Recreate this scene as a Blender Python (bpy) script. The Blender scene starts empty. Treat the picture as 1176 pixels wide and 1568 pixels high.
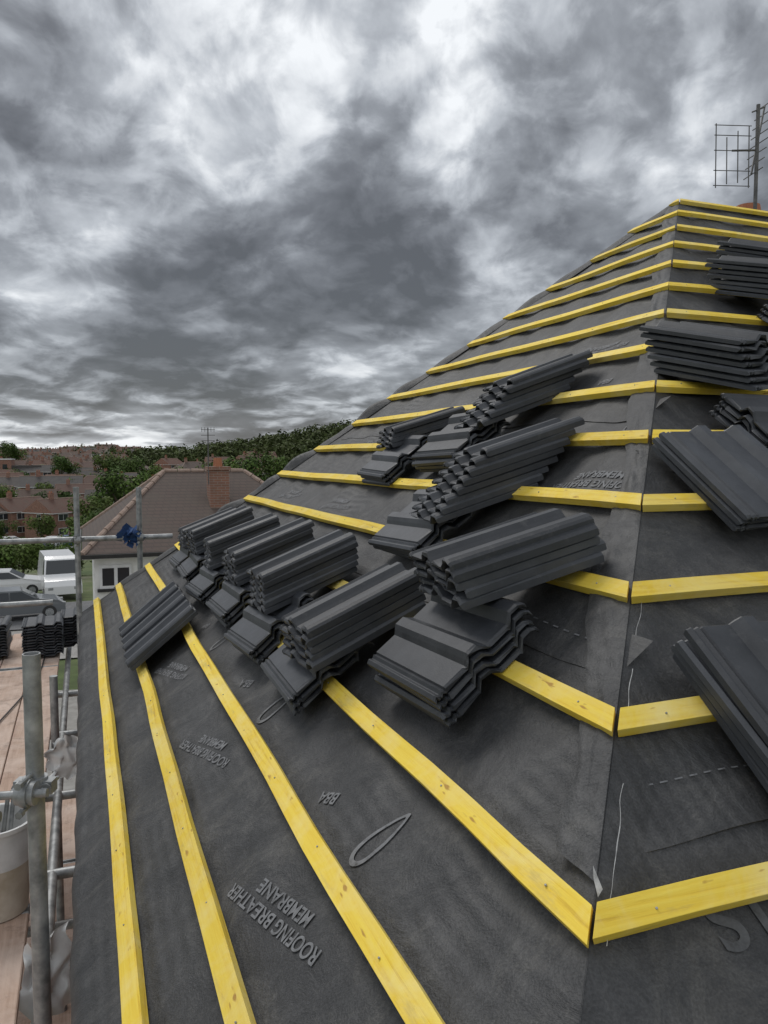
import bpy, math, random
from mathutils import Vector, Matrix, noise as mnoise
random.seed(7)
CZ=8.0
Ld=Vector((-0.357,0.934,0)); Ld.normalize()
Rd=Vector((Ld.y,-Ld.x,0))
Z=Vector((0,0,1))
H0=Vector((.324,1.18,-.734+CZ))
TL,TF=0.77,0.70
KR=.257; KL=.283; RAT=KL/KR
AR,AL=13*KR,13*KL
FAR=.60
EAVE_R=-.77; EAVE_L=EAVE_R*RAT
RIDGE_R2=5.6
scene=bpy.context.scene
col=scene.collection
rt=math.radians

# ---------------------------------------------------------------- materials
def newmat(name):
    m=bpy.data.materials.new(name); m.use_nodes=True
    nt=m.node_tree; b=nt.nodes['Principled BSDF']
    return m,nt,b
def N(nt,t,**kw):
    n=nt.nodes.new(t)
    for k,v in kw.items(): setattr(n,k,v)
    return n
def ramp(nt,src,stops):
    r=N(nt,'ShaderNodeValToRGB'); el=r.color_ramp.elements
    while len(el)<len(stops): el.new(0.5)
    for e,(p,c) in zip(el,stops):
        e.position=p; e.color=(c[0],c[1],c[2],1)
    nt.links.new(src,r.inputs[0]); return r.outputs[0]
def noise(nt,vec,scale,detail=5,rough=.55,dist=0):
    n=N(nt,'ShaderNodeTexNoise'); n.inputs['Scale'].default_value=scale
    n.inputs['Detail'].default_value=detail; n.inputs['Roughness'].default_value=rough
    n.inputs['Distortion'].default_value=dist
    if vec is not None: nt.links.new(vec,n.inputs['Vector'])
    return n.outputs[0]
def coord(nt,kind='Object',scale=(1,1,1),loc=(0,0,0)):
    tc=N(nt,'ShaderNodeTexCoord'); mp=N(nt,'ShaderNodeMapping')
    mp.inputs['Scale'].default_value=scale; mp.inputs['Location'].default_value=loc
    nt.links.new(tc.outputs[kind],mp.inputs['Vector']); return mp.outputs[0]
def mixc(nt,fac,a,b,bt='MIX'):
    m=N(nt,'ShaderNodeMixRGB'); m.blend_type=bt
    for i,s in zip((0,1,2),(fac,a,b)):
        if isinstance(s,(int,float)): m.inputs[i].default_value=s
        elif isinstance(s,tuple): m.inputs[i].default_value=(s[0],s[1],s[2],1)
        else: nt.links.new(s,m.inputs[i])
    return m.outputs[0]
def math_(nt,op,a,b=None,c=None):
    m=N(nt,'ShaderNodeMath'); m.operation=op
    for i,s in enumerate((a,b,c)):
        if s is None: continue
        if isinstance(s,(int,float)): m.inputs[i].default_value=s
        else: nt.links.new(s,m.inputs[i])
    return m.outputs[0]
def bump(nt,b,h,strength=.3,dist=.01):
    bp=N(nt,'ShaderNodeBump'); bp.inputs['Strength'].default_value=strength
    bp.inputs['Distance'].default_value=dist
    nt.links.new(h,bp.inputs['Height']); nt.links.new(bp.outputs[0],b.inputs['Normal'])
def simple(name,c1,c2,scale=8,rough=.7,metal=0,bs=.2,bd=.005,kind='Object',sc=(1,1,1),detail=4,spec=.5):
    m,nt,b=newmat(name)
    v=coord(nt,kind,sc); f=noise(nt,v,scale,detail,.6)
    c=ramp(nt,f,[(.3,c1),(.7,c2)]); nt.links.new(c,b.inputs['Base Color'])
    b.inputs['Roughness'].default_value=rough; b.inputs['Metallic'].default_value=metal
    b.inputs['Specular IOR Level'].default_value=spec
    if bs: bump(nt,b,f,bs,bd)
    return m

def membrane_mat():
    m,nt,b=newmat('breather_membrane')
    v=coord(nt)
    big=noise(nt,v,1.3,4,.6,.3); mid=noise(nt,v,9,6,.74,.5); fine=noise(nt,v,210,2,.6)
    c=ramp(nt,mid,[(.28,(.031,.032,.034)),(.5,(.046,.047,.0495)),(.72,(.078,.078,.079))])
    c2=ramp(nt,big,[(.3,(.76,.76,.77)),(.7,(1.26,1.25,1.23))])
    c=mixc(nt,1.0,c,c2,'MULTIPLY')
    sc=noise(nt,coord(nt,'Object',(1,1,1),(3,7,1)),3.2,8,.82,1.0)
    sf=ramp(nt,sc,[(.53,(0,0,0)),(.70,(.55,.55,.55))])
    c=mixc(nt,sf,c,(.14,.135,.125))
    ff=ramp(nt,fine,[(.35,(.80,.80,.80)),(.65,(1.22,1.22,1.22))])
    c=mixc(nt,1.0,c,ff,'MULTIPLY')
    nt.links.new(c,b.inputs['Base Color']); b.inputs['Roughness'].default_value=.60
    b.inputs['Specular IOR Level'].default_value=.42
    dt=N(nt,'ShaderNodeVectorMath',operation='DOT_PRODUCT'); nt.links.new(v,dt.inputs[0]); dt.inputs[1].default_value=Rd
    cor=math_(nt,'SINE',math_(nt,'ADD',math_(nt,'MULTIPLY',dt.outputs['Value'],2*math.pi/.034),math_(nt,'MULTIPLY',mid,3)))
    cm=ramp(nt,big,[(.50,(0,0,0)),(.64,(1,1,1))])
    cor=math_(nt,'MULTIPLY',math_(nt,'MULTIPLY',cor,cm),.13)
    crs=N(nt,'ShaderNodeTexNoise'); crs.noise_type='RIDGED_MULTIFRACTAL'; crs.inputs['Scale'].default_value=2.1; crs.inputs['Detail'].default_value=4
    crs.inputs['Distortion'].default_value=1.1; nt.links.new(v,crs.inputs['Vector'])
    h=math_(nt,'ADD',math_(nt,'MULTIPLY',mid,1.0),math_(nt,'MULTIPLY',fine,.13))
    h=math_(nt,'ADD',h,cor); h=math_(nt,'MULTIPLY_ADD',crs.outputs[0],1.5,h)
    bump(nt,b,h,.8,.010)
    return m
def tile_mat():
    m,nt,b=newmat('concrete_tile_charcoal')
    v=coord(nt); f=noise(nt,v,9,4,.6); g=noise(nt,v,300,1,.5); du=noise(nt,v,22,5,.8,.4)
    geo=N(nt,'ShaderNodeNewGeometry')
    rnd=geo.outputs['Random Per Island']
    c=ramp(nt,f,[(.3,(.030,.033,.039)),(.7,(.052,.056,.064))])
    rv=math_(nt,'MULTIPLY_ADD',rnd,.55,.72)
    cc=N(nt,'ShaderNodeCombineXYZ')
    for i in range(3): nt.links.new(rv,cc.inputs[i])
    c=mixc(nt,1.0,c,cc.outputs[0],'MULTIPLY')
    c=mixc(nt,ramp(nt,du,[(.56,(0,0,0)),(.74,(.4,.4,.4))]),c,(.12,.12,.12))
    nt.links.new(c,b.inputs['Base Color'])
    r=math_(nt,'MULTIPLY_ADD',du,.35,.30); nt.links.new(r,b.inputs['Roughness'])
    b.inputs['Specular IOR Level'].default_value=.5
    bump(nt,b,math_(nt,'ADD',math_(nt,'MULTIPLY',g,.35),f),.35,.003)
    return m
def batten_mat():
    m,nt,b=newmat('treated_batten_yellow')
    v=coord(nt,'Object',(1.2,26,26)); g=noise(nt,v,2.2,5,.65,.7)
    v2=coord(nt); w=noise(nt,v2,4.5,5,.7,.6); k=noise(nt,coord(nt,'Object',(5,16,16)),3.0,2,.5)
    oi=N(nt,'ShaderNodeObjectInfo')
    c=ramp(nt,g,[(.25,(.56,.34,.04)),(.42,(.84,.59,.065)),(.7,(.92,.71,.11))])
    c=mixc(nt,ramp(nt,w,[(.46,(0,0,0)),(.70,(.75,.75,.75))]),c,(.88,.73,.30))
    c=mixc(nt,ramp(nt,k,[(.69,(0,0,0)),(.75,(.8,.8,.8))]),c,(.40,.20,.05))
    c=mixc(nt,ramp(nt,noise(nt,coord(nt,'Object',(2,9,9),(3,1,1)),3,5,.7),[(.58,(0,0,0)),(.76,(.5,.5,.5))]),c,(.38,.31,.18))
    hs=N(nt,'ShaderNodeHueSaturation'); nt.links.new(c,hs.inputs['Color'])
    nt.links.new(math_(nt,'MULTIPLY_ADD',oi.outputs['Random'],.2,.90),hs.inputs['Value'])
    nt.links.new(hs.outputs[0],b.inputs['Base Color']); b.inputs['Roughness'].default_value=.7
    b.inputs['Specular IOR Level'].default_value=.25
    bump(nt,b,g,.6,.002)
    return m
def brick_mat(name,c1,c2,mortar,scale=1,kind='Object'):
    m,nt,b=newmat(name)
    tc=N(nt,'ShaderNodeTexCoord'); sp=N(nt,'ShaderNodeSeparateXYZ'); nt.links.new(tc.outputs[kind],sp.inputs[0])
    cb=N(nt,'ShaderNodeCombineXYZ')
    nt.links.new(math_(nt,'ADD',sp.outputs[0],sp.outputs[1]),cb.inputs[0]); nt.links.new(sp.outputs[2],cb.inputs[1])
    br=N(nt,'ShaderNodeTexBrick'); nt.links.new(cb.outputs[0],br.inputs['Vector'])
    br.inputs['Color1'].default_value=(*c1,1); br.inputs['Color2'].default_value=(*c2,1); br.inputs['Mortar'].default_value=(*mortar,1)
    br.inputs['Scale'].default_value=scale; br.inputs['Brick Width'].default_value=.225; br.inputs['Row Height'].default_value=.075
    br.inputs['Mortar Size'].default_value=.008
    f=noise(nt,tc.outputs[kind],2.5,4,.6)
    c=mixc(nt,1.0,br.outputs[0],ramp(nt,f,[(.3,(.7,.7,.7)),(.7,(1.25,1.25,1.25))]),'MULTIPLY')
    oi=N(nt,'ShaderNodeObjectInfo')
    c=mixc(nt,math_(nt,'MULTIPLY',oi.outputs['Random'],.5),c,(.24,.17,.13))
    nt.links.new(c,b.inputs['Base Color']); b.inputs['Roughness'].default_value=.85
    return m
def rooftile_mat(name,c1,c2,c3):
    m,nt,b=newmat(name)
    tc=N(nt,'ShaderNodeTexCoord'); sp=N(nt,'ShaderNodeSeparateXYZ'); nt.links.new(tc.outputs['Object'],sp.inputs[0])
    cb=N(nt,'ShaderNodeCombineXYZ')
    nt.links.new(math_(nt,'ADD',sp.outputs[0],math_(nt,'MULTIPLY',sp.outputs[1],.37)),cb.inputs[0]); nt.links.new(sp.outputs[2],cb.inputs[1])
    br=N(nt,'ShaderNodeTexBrick'); nt.links.new(cb.outputs[0],br.inputs['Vector'])
    br.inputs['Color1'].default_value=(*c1,1); br.inputs['Color2'].default_value=(*c2,1); br.inputs['Mortar'].default_value=(c1[0]*.35,c1[1]*.35,c1[2]*.35,1)
    br.inputs['Scale'].default_value=1; br.inputs['Brick Width'].default_value=.2; br.inputs['Row Height'].default_value=.085
    br.inputs['Mortar Size'].default_value=.012
    f=noise(nt,tc.outputs['Object'],1.1,6,.7)
    c=mixc(nt,ramp(nt,f,[(.42,(0,0,0)),(.68,(.8,.8,.8))]),br.outputs[0],c3)
    oi=N(nt,'ShaderNodeObjectInfo')
    c=mixc(nt,math_(nt,'MULTIPLY',oi.outputs['Random'],.6),c,(.085,.068,.06))
    nt.links.new(c,b.inputs['Base Color']); b.inputs['Roughness'].default_value=.85
    return m
def foliage_mat(name,c1,c2,c3):
    m,nt,b=newmat(name)
    geo=N(nt,'ShaderNodeNewGeometry')
    f=noise(nt,geo.outputs['Position'],.12,3,.7)
    c=ramp(nt,f,[(.36,c1),(.62,c2)])
    rr=ramp(nt,geo.outputs['Random Per Island'],[(0,(.5,.5,.5)),(1,(1.55,1.55,1.4))])
    c=mixc(nt,1.0,c,rr,'MULTIPLY')
    oi=N(nt,'ShaderNodeObjectInfo')
    c=mixc(nt,math_(nt,'MULTIPLY',oi.outputs['Random'],.45),c,c3)
    nt.links.new(c,b.inputs['Base Color']); b.inputs['Roughness'].default_value=.75
    b.inputs['Specular IOR Level'].default_value=.2
    return m

M_mem=membrane_mat(); M_tile=tile_mat(); M_bat=batten_mat()
def print_mat(name,lo,mi,hi):
    m,nt,b=newmat(name); v=coord(nt)
    f=noise(nt,v,38,5,.75); c=ramp(nt,f,[(.34,(lo,lo,lo)),(.46,(mi,mi*1.02,mi*1.07)),(.7,(hi,hi*1.02,hi*1.06))])
    nt.links.new(c,b.inputs['Base Color']); b.inputs['Roughness'].default_value=.75; return m
M_print=print_mat('print_ink',.07,.165,.23)
M_faint=print_mat('faded_print_ink',.05,.08,.115)
M_tear=simple('torn_fleece_white',(.20,.20,.20),(.55,.55,.54),40,.8)
M_brick=brick_mat('red_brick',(.30,.105,.06),(.22,.08,.05),(.30,.27,.23))
M_brick2=brick_mat('brown_brick',(.24,.13,.085),(.18,.09,.06),(.28,.26,.22))
M_render=simple('white_render',(.68,.67,.64),(.82,.81,.79),3,.85)
M_cream=simple('cream_render',(.50,.46,.38),(.60,.56,.47),3,.85)
M_roofred=rooftile_mat('clay_roof',(.185,.08,.055),(.13,.062,.045),(.11,.08,.058))
M_roofbrn=rooftile_mat('brown_roof',(.125,.075,.058),(.10,.058,.046),(.095,.08,.058))
M_roofgry=rooftile_mat('grey_roof',(.085,.08,.08),(.07,.065,.065),(.10,.095,.085))
M_glass,nt,b=newmat('window_glass'); b.inputs['Base Color'].default_value=(.03,.035,.04,1); b.inputs['Roughness'].default_value=.08
M_white=simple('white_upvc',(.66,.66,.66),(.78,.78,.78),5,.4,bs=0)
M_steel=simple('galvanised_steel',(.15,.16,.165),(.46,.47,.47),14,.48,.5,.15,.002,detail=7)
M_rust=simple('dark_tube_steel',(.07,.07,.07),(.17,.165,.16),14,.6,.4,.15,.002)
def board_mat():
    m,nt,b=newmat('scaffold_board_wood')
    g=noise(nt,coord(nt,'Object',(18,1.0,18)),2.2,5,.65,.5); w=noise(nt,coord(nt),2.4,6,.7,.5)
    c=ramp(nt,g,[(.3,(.36,.24,.18)),(.7,(.55,.40,.31))])
    c=mixc(nt,ramp(nt,w,[(.38,(0,0,0)),(.62,(.85,.85,.85))]),c,(.64,.51,.43))
    c=mixc(nt,ramp(nt,noise(nt,coord(nt,'Object',(1,1,1),(5,5,5)),5,6,.8),[(.54,(0,0,0)),(.7,(.7,.7,.7))]),c,(.20,.14,.11))
    nt.links.new(c,b.inputs['Base Color']); b.inputs['Roughness'].default_value=.9; bump(nt,b,g,.4,.003); return m
M_board=board_mat()
M_blue=simple('blue_cloth',(.02,.05,.14),(.03,.09,.24),20,.8)
M_tarwhite=simple('white_plastic',(.50,.50,.49),(.72,.72,.71),8,.4)
M_beige=simple('stained_plastic',(.36,.30,.22),(.58,.53,.45),8,.55)
M_black=simple('black_plastic',(.015,.015,.015),(.03,.03,.03),8,.5)
M_bark=simple('bark',(.05,.035,.025),(.10,.075,.05),9,.9)
M_leaf=foliage_mat('foliage',(.034,.070,.017),(.095,.15,.038),(.12,.13,.035))
M_leafd=foliage_mat('woodland_foliage',(.022,.047,.016),(.070,.104,.034),(.08,.08,.03))
M_asph=simple('asphalt',(.10,.10,.105),(.17,.17,.17),6,.9)
M_pave=simple('pavement',(.22,.21,.195),(.34,.33,.31),3,.9)
M_pot=simple('terracotta',(.32,.12,.06),(.42,.17,.09),8,.8)
M_mortar=simple('ridge_tile_mortar',(.26,.18,.14),(.38,.29,.24),8,.9)

# ---------------------------------------------------------------- mesh helper
class MB:
    def __init__(s): s.v=[];s.f=[];s.m=[]
    def add(s,vs,fs,mi=0):
        o=len(s.v); s.v+= [tuple(x) for x in vs]
        for f in fs: s.f.append(tuple(i+o for i in f)); s.m.append(mi)
    def box(s,M,a,b_,mi=0):
        x0,y0,z0=a;x1,y1,z1=b_
        vs=[M@Vector(p) for p in [(x0,y0,z0),(x1,y0,z0),(x1,y1,z0),(x0,y1,z0),(x0,y0,z1),(x1,y0,z1),(x1,y1,z1),(x0,y1,z1)]]
        s.add(vs,[(3,2,1,0),(4,5,6,7),(0,1,5,4),(1,2,6,5),(2,3,7,6),(3,0,4,7)],mi)
    def tube(s,p0,p1,r,r1=None,seg=14,mi=0,inner=0):
        p0=Vector(p0);p1=Vector(p1); d=(p1-p0).normalized(); r1=r if r1 is None else r1
        a=d.orthogonal().normalized(); b2=d.cross(a)
        vs=[];fs=[]
        for p,rr in ((p0,r),(p1,r1)):
            for i in range(seg):
                t=2*math.pi*i/seg; vs.append(p+a*math.cos(t)*rr+b2*math.sin(t)*rr)
        for i in range(seg):
            j=(i+1)%seg; fs.append((i,j,seg+j,seg+i))
        if inner:
            for p,rr in ((p0,r*inner),(p1,r1*inner)):
                for i in range(seg):
                    t=2*math.pi*i/seg; vs.append(p+a*math.cos(t)*rr+b2*math.sin(t)*rr)
            for i in range(seg):
                j=(i+1)%seg
                fs.append((2*seg+j,2*seg+i,3*seg+i,3*seg+j)); fs.append((seg+i,seg+j,3*seg+j,3*seg+i)); fs.append((j,i,2*seg+i,2*seg+j))
        else:
            fs.append(tuple(range(seg-1,-1,-1))); fs.append(tuple(range(seg,2*seg)))
        s.add(vs,fs,mi)
    def build(s,name,mats,smooth=False,matrix=None,parent=None,link=True):
        me=bpy.data.meshes.new(name); me.from_pydata(s.v,[],s.f)
        for m in mats: me.materials.append(m)
        me.polygons.foreach_set('material_index',s.m)
        if smooth: me.polygons.foreach_set('use_smooth',[True]*len(s.f))
        me.update()
        if not link: return me
        return put(name,me,matrix,parent)
def put(name,me,matrix=None,parent=None):
    o=bpy.data.objects.new(name,me); col.objects.link(o)
    if matrix is not None: o.matrix_world=matrix
    if parent is not None: o.parent=parent
    return o
def empty(name,loc=(0,0,0)):
    o=bpy.data.objects.new(name,None); o.empty_display_size=.2; col.objects.link(o); return o
def frame(x,y,z,o):
    return Matrix(((x.x,y.x,z.x,o.x),(x.y,y.y,z.y,o.y),(x.z,y.z,z.z,o.z),(0,0,0,1)))
def smooth_angle(o,a=40):
    me=o.data
    me.polygons.foreach_set('use_smooth',[True]*len(me.polygons))
    try: me.set_sharp_from_angle(angle=math.radians(a))
    except Exception: pass

# ---------------------------------------------------------------- roof geometry
def PL(r,l,h=0):
    return H0+Rd*r+Ld*l+Z*(TL*r)+nL*h
def PF(r,l,h=0):
    return H0+Rd*r+Ld*l+Z*(TF*l)+nF*h
esL=(Rd+Z*TL).normalized(); nL=(Z-Rd*TL).normalized(); cL=1/math.sqrt(1+TL*TL); sL=TL*cL
esF=(Ld+Z*TF).normalized(); nF=(Z-Ld*TF).normalized(); cF=1/math.sqrt(1+TF*TF); sF=TF*cF
def lfar(r): return AL+FAR*(AR-r)
def wr(a,b,sd):
    n1=mnoise.fractal(Vector((a*1.6,b*1.6,sd)),1.0,2.0,3)
    n2=mnoise.ridged_multi_fractal(Vector((a*2.3+5,b*3.1,sd+9)),1.0,2.2,3,1.0,2.0)
    return n1*.007+ (n2-1.2)*.0055
def hL(r,l):
    raf=.5-.5*math.cos(2*math.pi*l/.42)
    return min(.0015,-.010-.011*raf+wr(r*1.4,l,1.3))
def hF(r,l):
    raf=.5-.5*math.cos(2*math.pi*r/.42)
    return min(.0015,-.010-.011*raf+wr(r,l*1.4,6.1))

house=empty('roof_under_construction')
def grid(rows,name,mats):
    mb=MB(); n=len(rows[0]); vs=[p for r in rows for p in r]; fs=[]
    for i in range(len(rows)-1):
        for j in range(n-1):
            a=i*n+j; fs.append((a,a+1,a+n+1,a+n))
    mb.add(vs,fs); o=mb.build(name,mats,True,parent=house); return o
rows=[]
nr=230; nl=340
for cu in range(7,0,-1):
    a=cu/7*1.25; row=[]
    for j in range(nl+1):
        l0=EAVE_R*RAT; l1=lfar(EAVE_R); l=l0+(l1-l0)*(j/nl)**1.25
        base=PL(EAVE_R,l,hL(EAVE_R,l))
        R0=.075
        row.append(base - esL*(R0*math.sin(a)) - nL*(R0*(1-math.cos(a))) + Z*(.004*mnoise.noise(Vector((l*3,cu*.3,2)))))
    rows.append(row)
rows[0]=[p-Z*.10 for p in rows[0]]
for i in range(nr+1):
    r=EAVE_R+(AR-EAVE_R)*i/nr; l0=r*RAT; l1=lfar(r)
    row=[]
    for j in range(nl+1):
        t=(j/nl)**1.25
        l=l0+(l1-l0)*t
        edge=min(1,(l-l0)/.12, (l1-l)/.12+.0001)
        edge=max(edge,0)
        row.append(PL(r,l,hL(r,l)*edge-.002*(1-edge)))
    rows.append(row)
grid(rows,'hip_end_membrane',[M_mem])
rows=[]
nr2=260; nl2=200
for i in range(nl2+1):
    l=EAVE_L+(AL-EAVE_L)*i/nl2; r0=l/RAT; r1=RIDGE_R2+(AL-l)*.91
    row=[]
    for j in range(nr2+1):
        t=(j/nr2)**1.6; r=r0+(r1-r0)*t
        edge=max(0,min(1,(r-r0)/.12))
        row.append(PF(r,l,hF(r,l)*edge-.002*(1-edge)))
    rows.append(row)
grid(rows,'main_slope_membrane',[M_mem])
mb=MB()
apex=PL(AR,AL); ridge2=PF(RIDGE_R2,AL)
eR2=RIDGE_R2+(AL-EAVE_L)*.91
lB=lfar(EAVE_R)
ev=PL(EAVE_R,0).z
def PE(r,l,z): 
    p=H0+Rd*r+Ld*l; return Vector((p.x,p.y,z))
c0=PE(EAVE_R,lB,ev); c1=PE(eR2,lB,ev); c2=PE(eR2,EAVE_L,ev); c3=PE(EAVE_R,EAVE_L,ev)
mb.add([apex-Z*.004,ridge2-Z*.004,c1,c0],[(0,1,2,3)],0); mb.add([ridge2-Z*.004,c2,c1],[(0,1,2)],0)
mb.build('rear_membrane',[M_mem],parent=house)
mb=MB()
Fm=frame(Rd,Ld,Z,Vector((H0.x,H0.y,0)))
ins=.22
mb.box(Fm,(EAVE_R+ins,EAVE_L+ins,0),(eR2-ins,lB-ins,ev-.16),0)
mb.build('brick_walls',[M_brick],parent=house)
mb=MB()
mb.box(Fm,(EAVE_R+.03,EAVE_L+.03,ev-.159),(eR2-.03,lB-.03,ev-.06),0)
mb.build('soffit_and_fascia',[M_white],parent=house)
mb=MB()
for lw in (.6,3.2):
    for zz in (.9,3.7):
        mb.box(Fm,(EAVE_R+ins-.03,lw,zz),(EAVE_R+ins-.002,lw+1.3,zz+1.2),0)
        mb.box(Fm,(EAVE_R+ins-.035,lw+.07,zz+.07),(EAVE_R+ins-.031,lw+.62,zz+1.13),1)
        mb.box(Fm,(EAVE_R+ins-.035,lw+.68,zz+.07),(EAVE_R+ins-.031,lw+1.23,zz+1.13),1)
mb.build('windows',[M_white,M_glass],parent=house)

# --- battens
def batten_obj(Mx,xf0,xf1,w=.05,t=.026,sd=0):
    mb=MB(); rnd=random.Random(sd)
    x0=xf0(0,0);x1=xf1(0,0); n=max(3,int(abs(x1-x0)/.2)); rings=[]
    ph=rnd.random()*9
    cs=[(-w/2,0),(-w/2,t),(w/2,t),(w/2,0)]
    vs=[]
    for i in range(n+1):
        f=i/n
        dy=.009*mnoise.noise(Vector((f*n*.28,ph,0))); dz=.005*mnoise.noise(Vector((f*n*.35,ph,5)))-.002
        if i in(0,n): dy*=.3
        for y,z in cs:
            xa=xf0(y,z);xb=xf1(y,z)
            vs.append(Vector((xa+(xb-xa)*f,y+dy,z+dz)))
    fs=[]
    for i in range(n):
        for k in range(4):
            a=i*4+k;b2=i*4+(k+1)%4; fs.append((a,b2,b2+4,a+4))
    fs.append((0,3,2,1)); e=n*4; fs.append((e,e+1,e+2,e+3))
    mb.add(vs,[tuple(reversed(f)) for f in fs],0)
    x=x0+.1*(1 if x1>x0 else -1); st=.42*(1 if x1>x0 else -1)
    while (x<x1-.05 if st>0 else x>x1+.05):
        yy=rnd.uniform(-.006,.006)
        mb.tube((x,yy,t-.003),(x,yy,t+.0008),.0024,seg=8,mi=1)
        x+=st
    o=mb.build('roof_batten',[M_bat,M_steel],matrix=Mx)
    bv=o.modifiers.new('b','BEVEL'); bv.width=.0018; bv.segments=2; bv.limit_method='ANGLE'
    return o
kr={-1:-.232,-2:-.463,-3:-.64}
rg=random.Random(3)
for k in range(-3,14):
    rk=kr.get(k,k*KR)
    if k==13: rk-=.03
    Mx=frame(-Ld,esL,nL,PL(rk,0,0))
    g0=rg.choice((.001,.004,.010)) 
    def fx0(y,z,rk=rk,g0=g0): r=rk+y*cL-z*sL; return -(r*RAT)-.0015-g0
    def fx1(y,z,rk=rk,k=k): r=rk+y*cL-z*sL; return min(-(r*RAT)-.02,-lfar(r)+ (.03*((k*7)%3-1)))
    batten_obj(Mx,fx0,fx1,sd=k+50)
for k in range(-2,14):
    lk={-1:-.255,-2:-.51}.get(k,k*KL)
    if k==13: lk-=.03
    Mx=frame(Rd,esF,nF,PF(0,lk,0))
    g0=rg.choice((.001,.003,.009))
    def gx0(y,z,lk=lk,g0=g0): l=lk+y*cF-z*sF; return l/RAT+.0015+g0
    def gx1(y,z,lk=lk): l=lk+y*cF-z*sF; return RIDGE_R2+(AL-l)*.91
    batten_obj(Mx,gx0,gx1,sd=k+90)

# --- printing on membrane
def text_mesh(s,size):
    cu=bpy.data.curves.new('t','FONT'); cu.body=s; cu.size=size; cu.align_x='CENTER'; cu.align_y='CENTER'
    cu.offset=size*.018
    o=bpy.data.objects.new('t',cu); col.objects.link(o)
    dg=bpy.context.evaluated_depsgraph_get(); me=o.evaluated_get(dg).to_mesh()
    v=[x.co.copy() for x in me.vertices]; f=[tuple(p.vertices) for p in me.polygons]
    bpy.data.objects.remove(o); return v,f
def stamp(vs,fs,plane,r0,l0,rot,mb,sc=1,mi=0):
    ca,sa=math.cos(rot),math.sin(rot); out=[]
    for p in vs:
        x=(p[0]*ca-p[1]*sa)*sc; y=(p[0]*sa+p[1]*ca)*sc
        if plane=='L':
            r=r0+y*cL; l=l0-x; out.append(PL(r,l,hL(r,l)+.0034))
        else:
            r=r0+x; l=l0+y*cF; out.append(PF(r,l,hF(r,l)+.0034))
    mb.add(out,fs,mi)
mb=MB()
tv,tf=text_mesh('ROOFING BREATHER\nMEMBRANE',.048)
tb,tbf=text_mesh('BBA',.05)
ts,tsf=text_mesh('STR',.16)
tear=[];tf2=[]
nn=36
for i in range(nn):
    t=2*math.pi*i/nn
    w=.034*math.sin(t)*(1-.40*math.cos(t)) ; y=.088*math.cos(t)
    tear.append((w,y,0)); tear.append((w*.70,y*.84,0))
for i in range(nn):
    j=(i+1)%nn; tf2.append((2*i,2*j,2*j+1,2*i+1))
for l0 in (.68,1.75,2.82,3.9): stamp(tv,tf,'L',-.350,l0,rt(180+15),mb)
for l0 in (.90,2.0,3.1): stamp(tb,tbf,'L',-.165,l0,rt(180+22),mb)
for l0 in (.61,1.60,2.7): stamp(tear,tf2,'L',-.135,l0,rt(-10),mb)
stamp(tv,tf,'L',.87,1.22,rt(184),mb); stamp(tear,tf2,'L',1.14,1.36,rt(5),mb,.8); stamp(tear,tf2,'L',.90,1.05,rt(20),mb,.5)
for rr_,ll_ in ((.62,3.3),(.64,4.4),(1.40,3.0),(1.14,3.9),(1.66,2.3)): stamp(tv,tf,'L',rr_,ll_,rt(185),mb)
stamp(tb,tbf,'L',1.4,1.9,rt(185),mb)
stamp(ts,tsf,'F',.33,-.03,rt(3),mb,.8,1); stamp(tv,tf,'F',1.9,.45,0,mb,1,1)
stamp(tear,tf2,'F',1.62,1.05,rt(100),mb,.8)
for i in range(9):
    a=.36+i*.045
    stamp([(-.011,-.0022,0),(.011,-.0022,0),(.011,.0022,0),(-.011,.0022,0)],[(0,1,2,3)],'L',.40,a+.10,0,mb)
for i in range(26):
    a=.20+i*.034
    stamp([(-.009,-.0016,0),(.009,-.0016,0),(.009,.0016,0),(-.009,.0016,0)],[(0,1,2,3)],'F',a,.182,0,mb)
mb.build('membrane_printing',[M_print,M_faint],parent=house)
def lap(plane,c,a0,a1,name):
    mb=MB(); n=200; vs=[]
    for i in range(n+1):
        s=a0+(a1-a0)*i/n; wob=.006*mnoise.noise(Vector((s*2.5,c*7,2)))
        lift=.0030+.005*max(0,mnoise.noise(Vector((s*3.3,c*5,9))))
        for u,h in ((0,-.001),(.0,lift),(.03,lift),(.10,-.002)):
            if plane=='L': r=c+wob+u; vs.append(PL(r,s,hL(r,s)+h))
            else: l=c+wob+u; vs.append(PF(s,l,hF(s,l)+h))
    fs=[]
    for i in range(n):
        for k in range(3): a=4*i+k; fs.append((a,a+1,a+5,a+4) if plane=='F' else (a,a+4,a+5,a+1))
    mb.add(vs,fs); mb.build(name,[M_mem],parent=house)
lap('L',.335,.40,lfar(.33)-.05,'membrane_lap'); lap('L',1.15,1.30,lfar(1.15)-.05,'membrane_lap')
lap('F',.085,.15,7,'membrane_lap'); lap('F',1.00,.95,6.6,'membrane_lap')
mb=MB(); n=420; prev=None
for i in range(n+1):
    l=-.3+.95*i/n
    vis=mnoise.noise(Vector((l*6,11,3)))
    off=.030+.020*mnoise.noise(Vector((l*4,3,0)))+.006*mnoise.noise(Vector((l*22,8,0)))
    w=max(.0003,.0006+.0014*mnoise.noise(Vector((l*15,1,7))))
    r=l/RAT+off
    cur=(PF(r-w,l,.003),PF(r+w,l,.0035))
    if prev and vis>-.1: mb.add([prev[0],prev[1],cur[1],cur[0]],[(0,1,2,3)],0)
    prev=cur
vs=[PF(.034,.032,.004),PF(.044,.038,.012),PF(.047,.070,.014),PF(.040,.055,.008)]
mb.add(vs,[(0,1,2,3)],0)
mb.build('torn_membrane_edge',[M_tear],parent=house)
mb=MB(); vs=[];n=260;m=12
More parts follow.
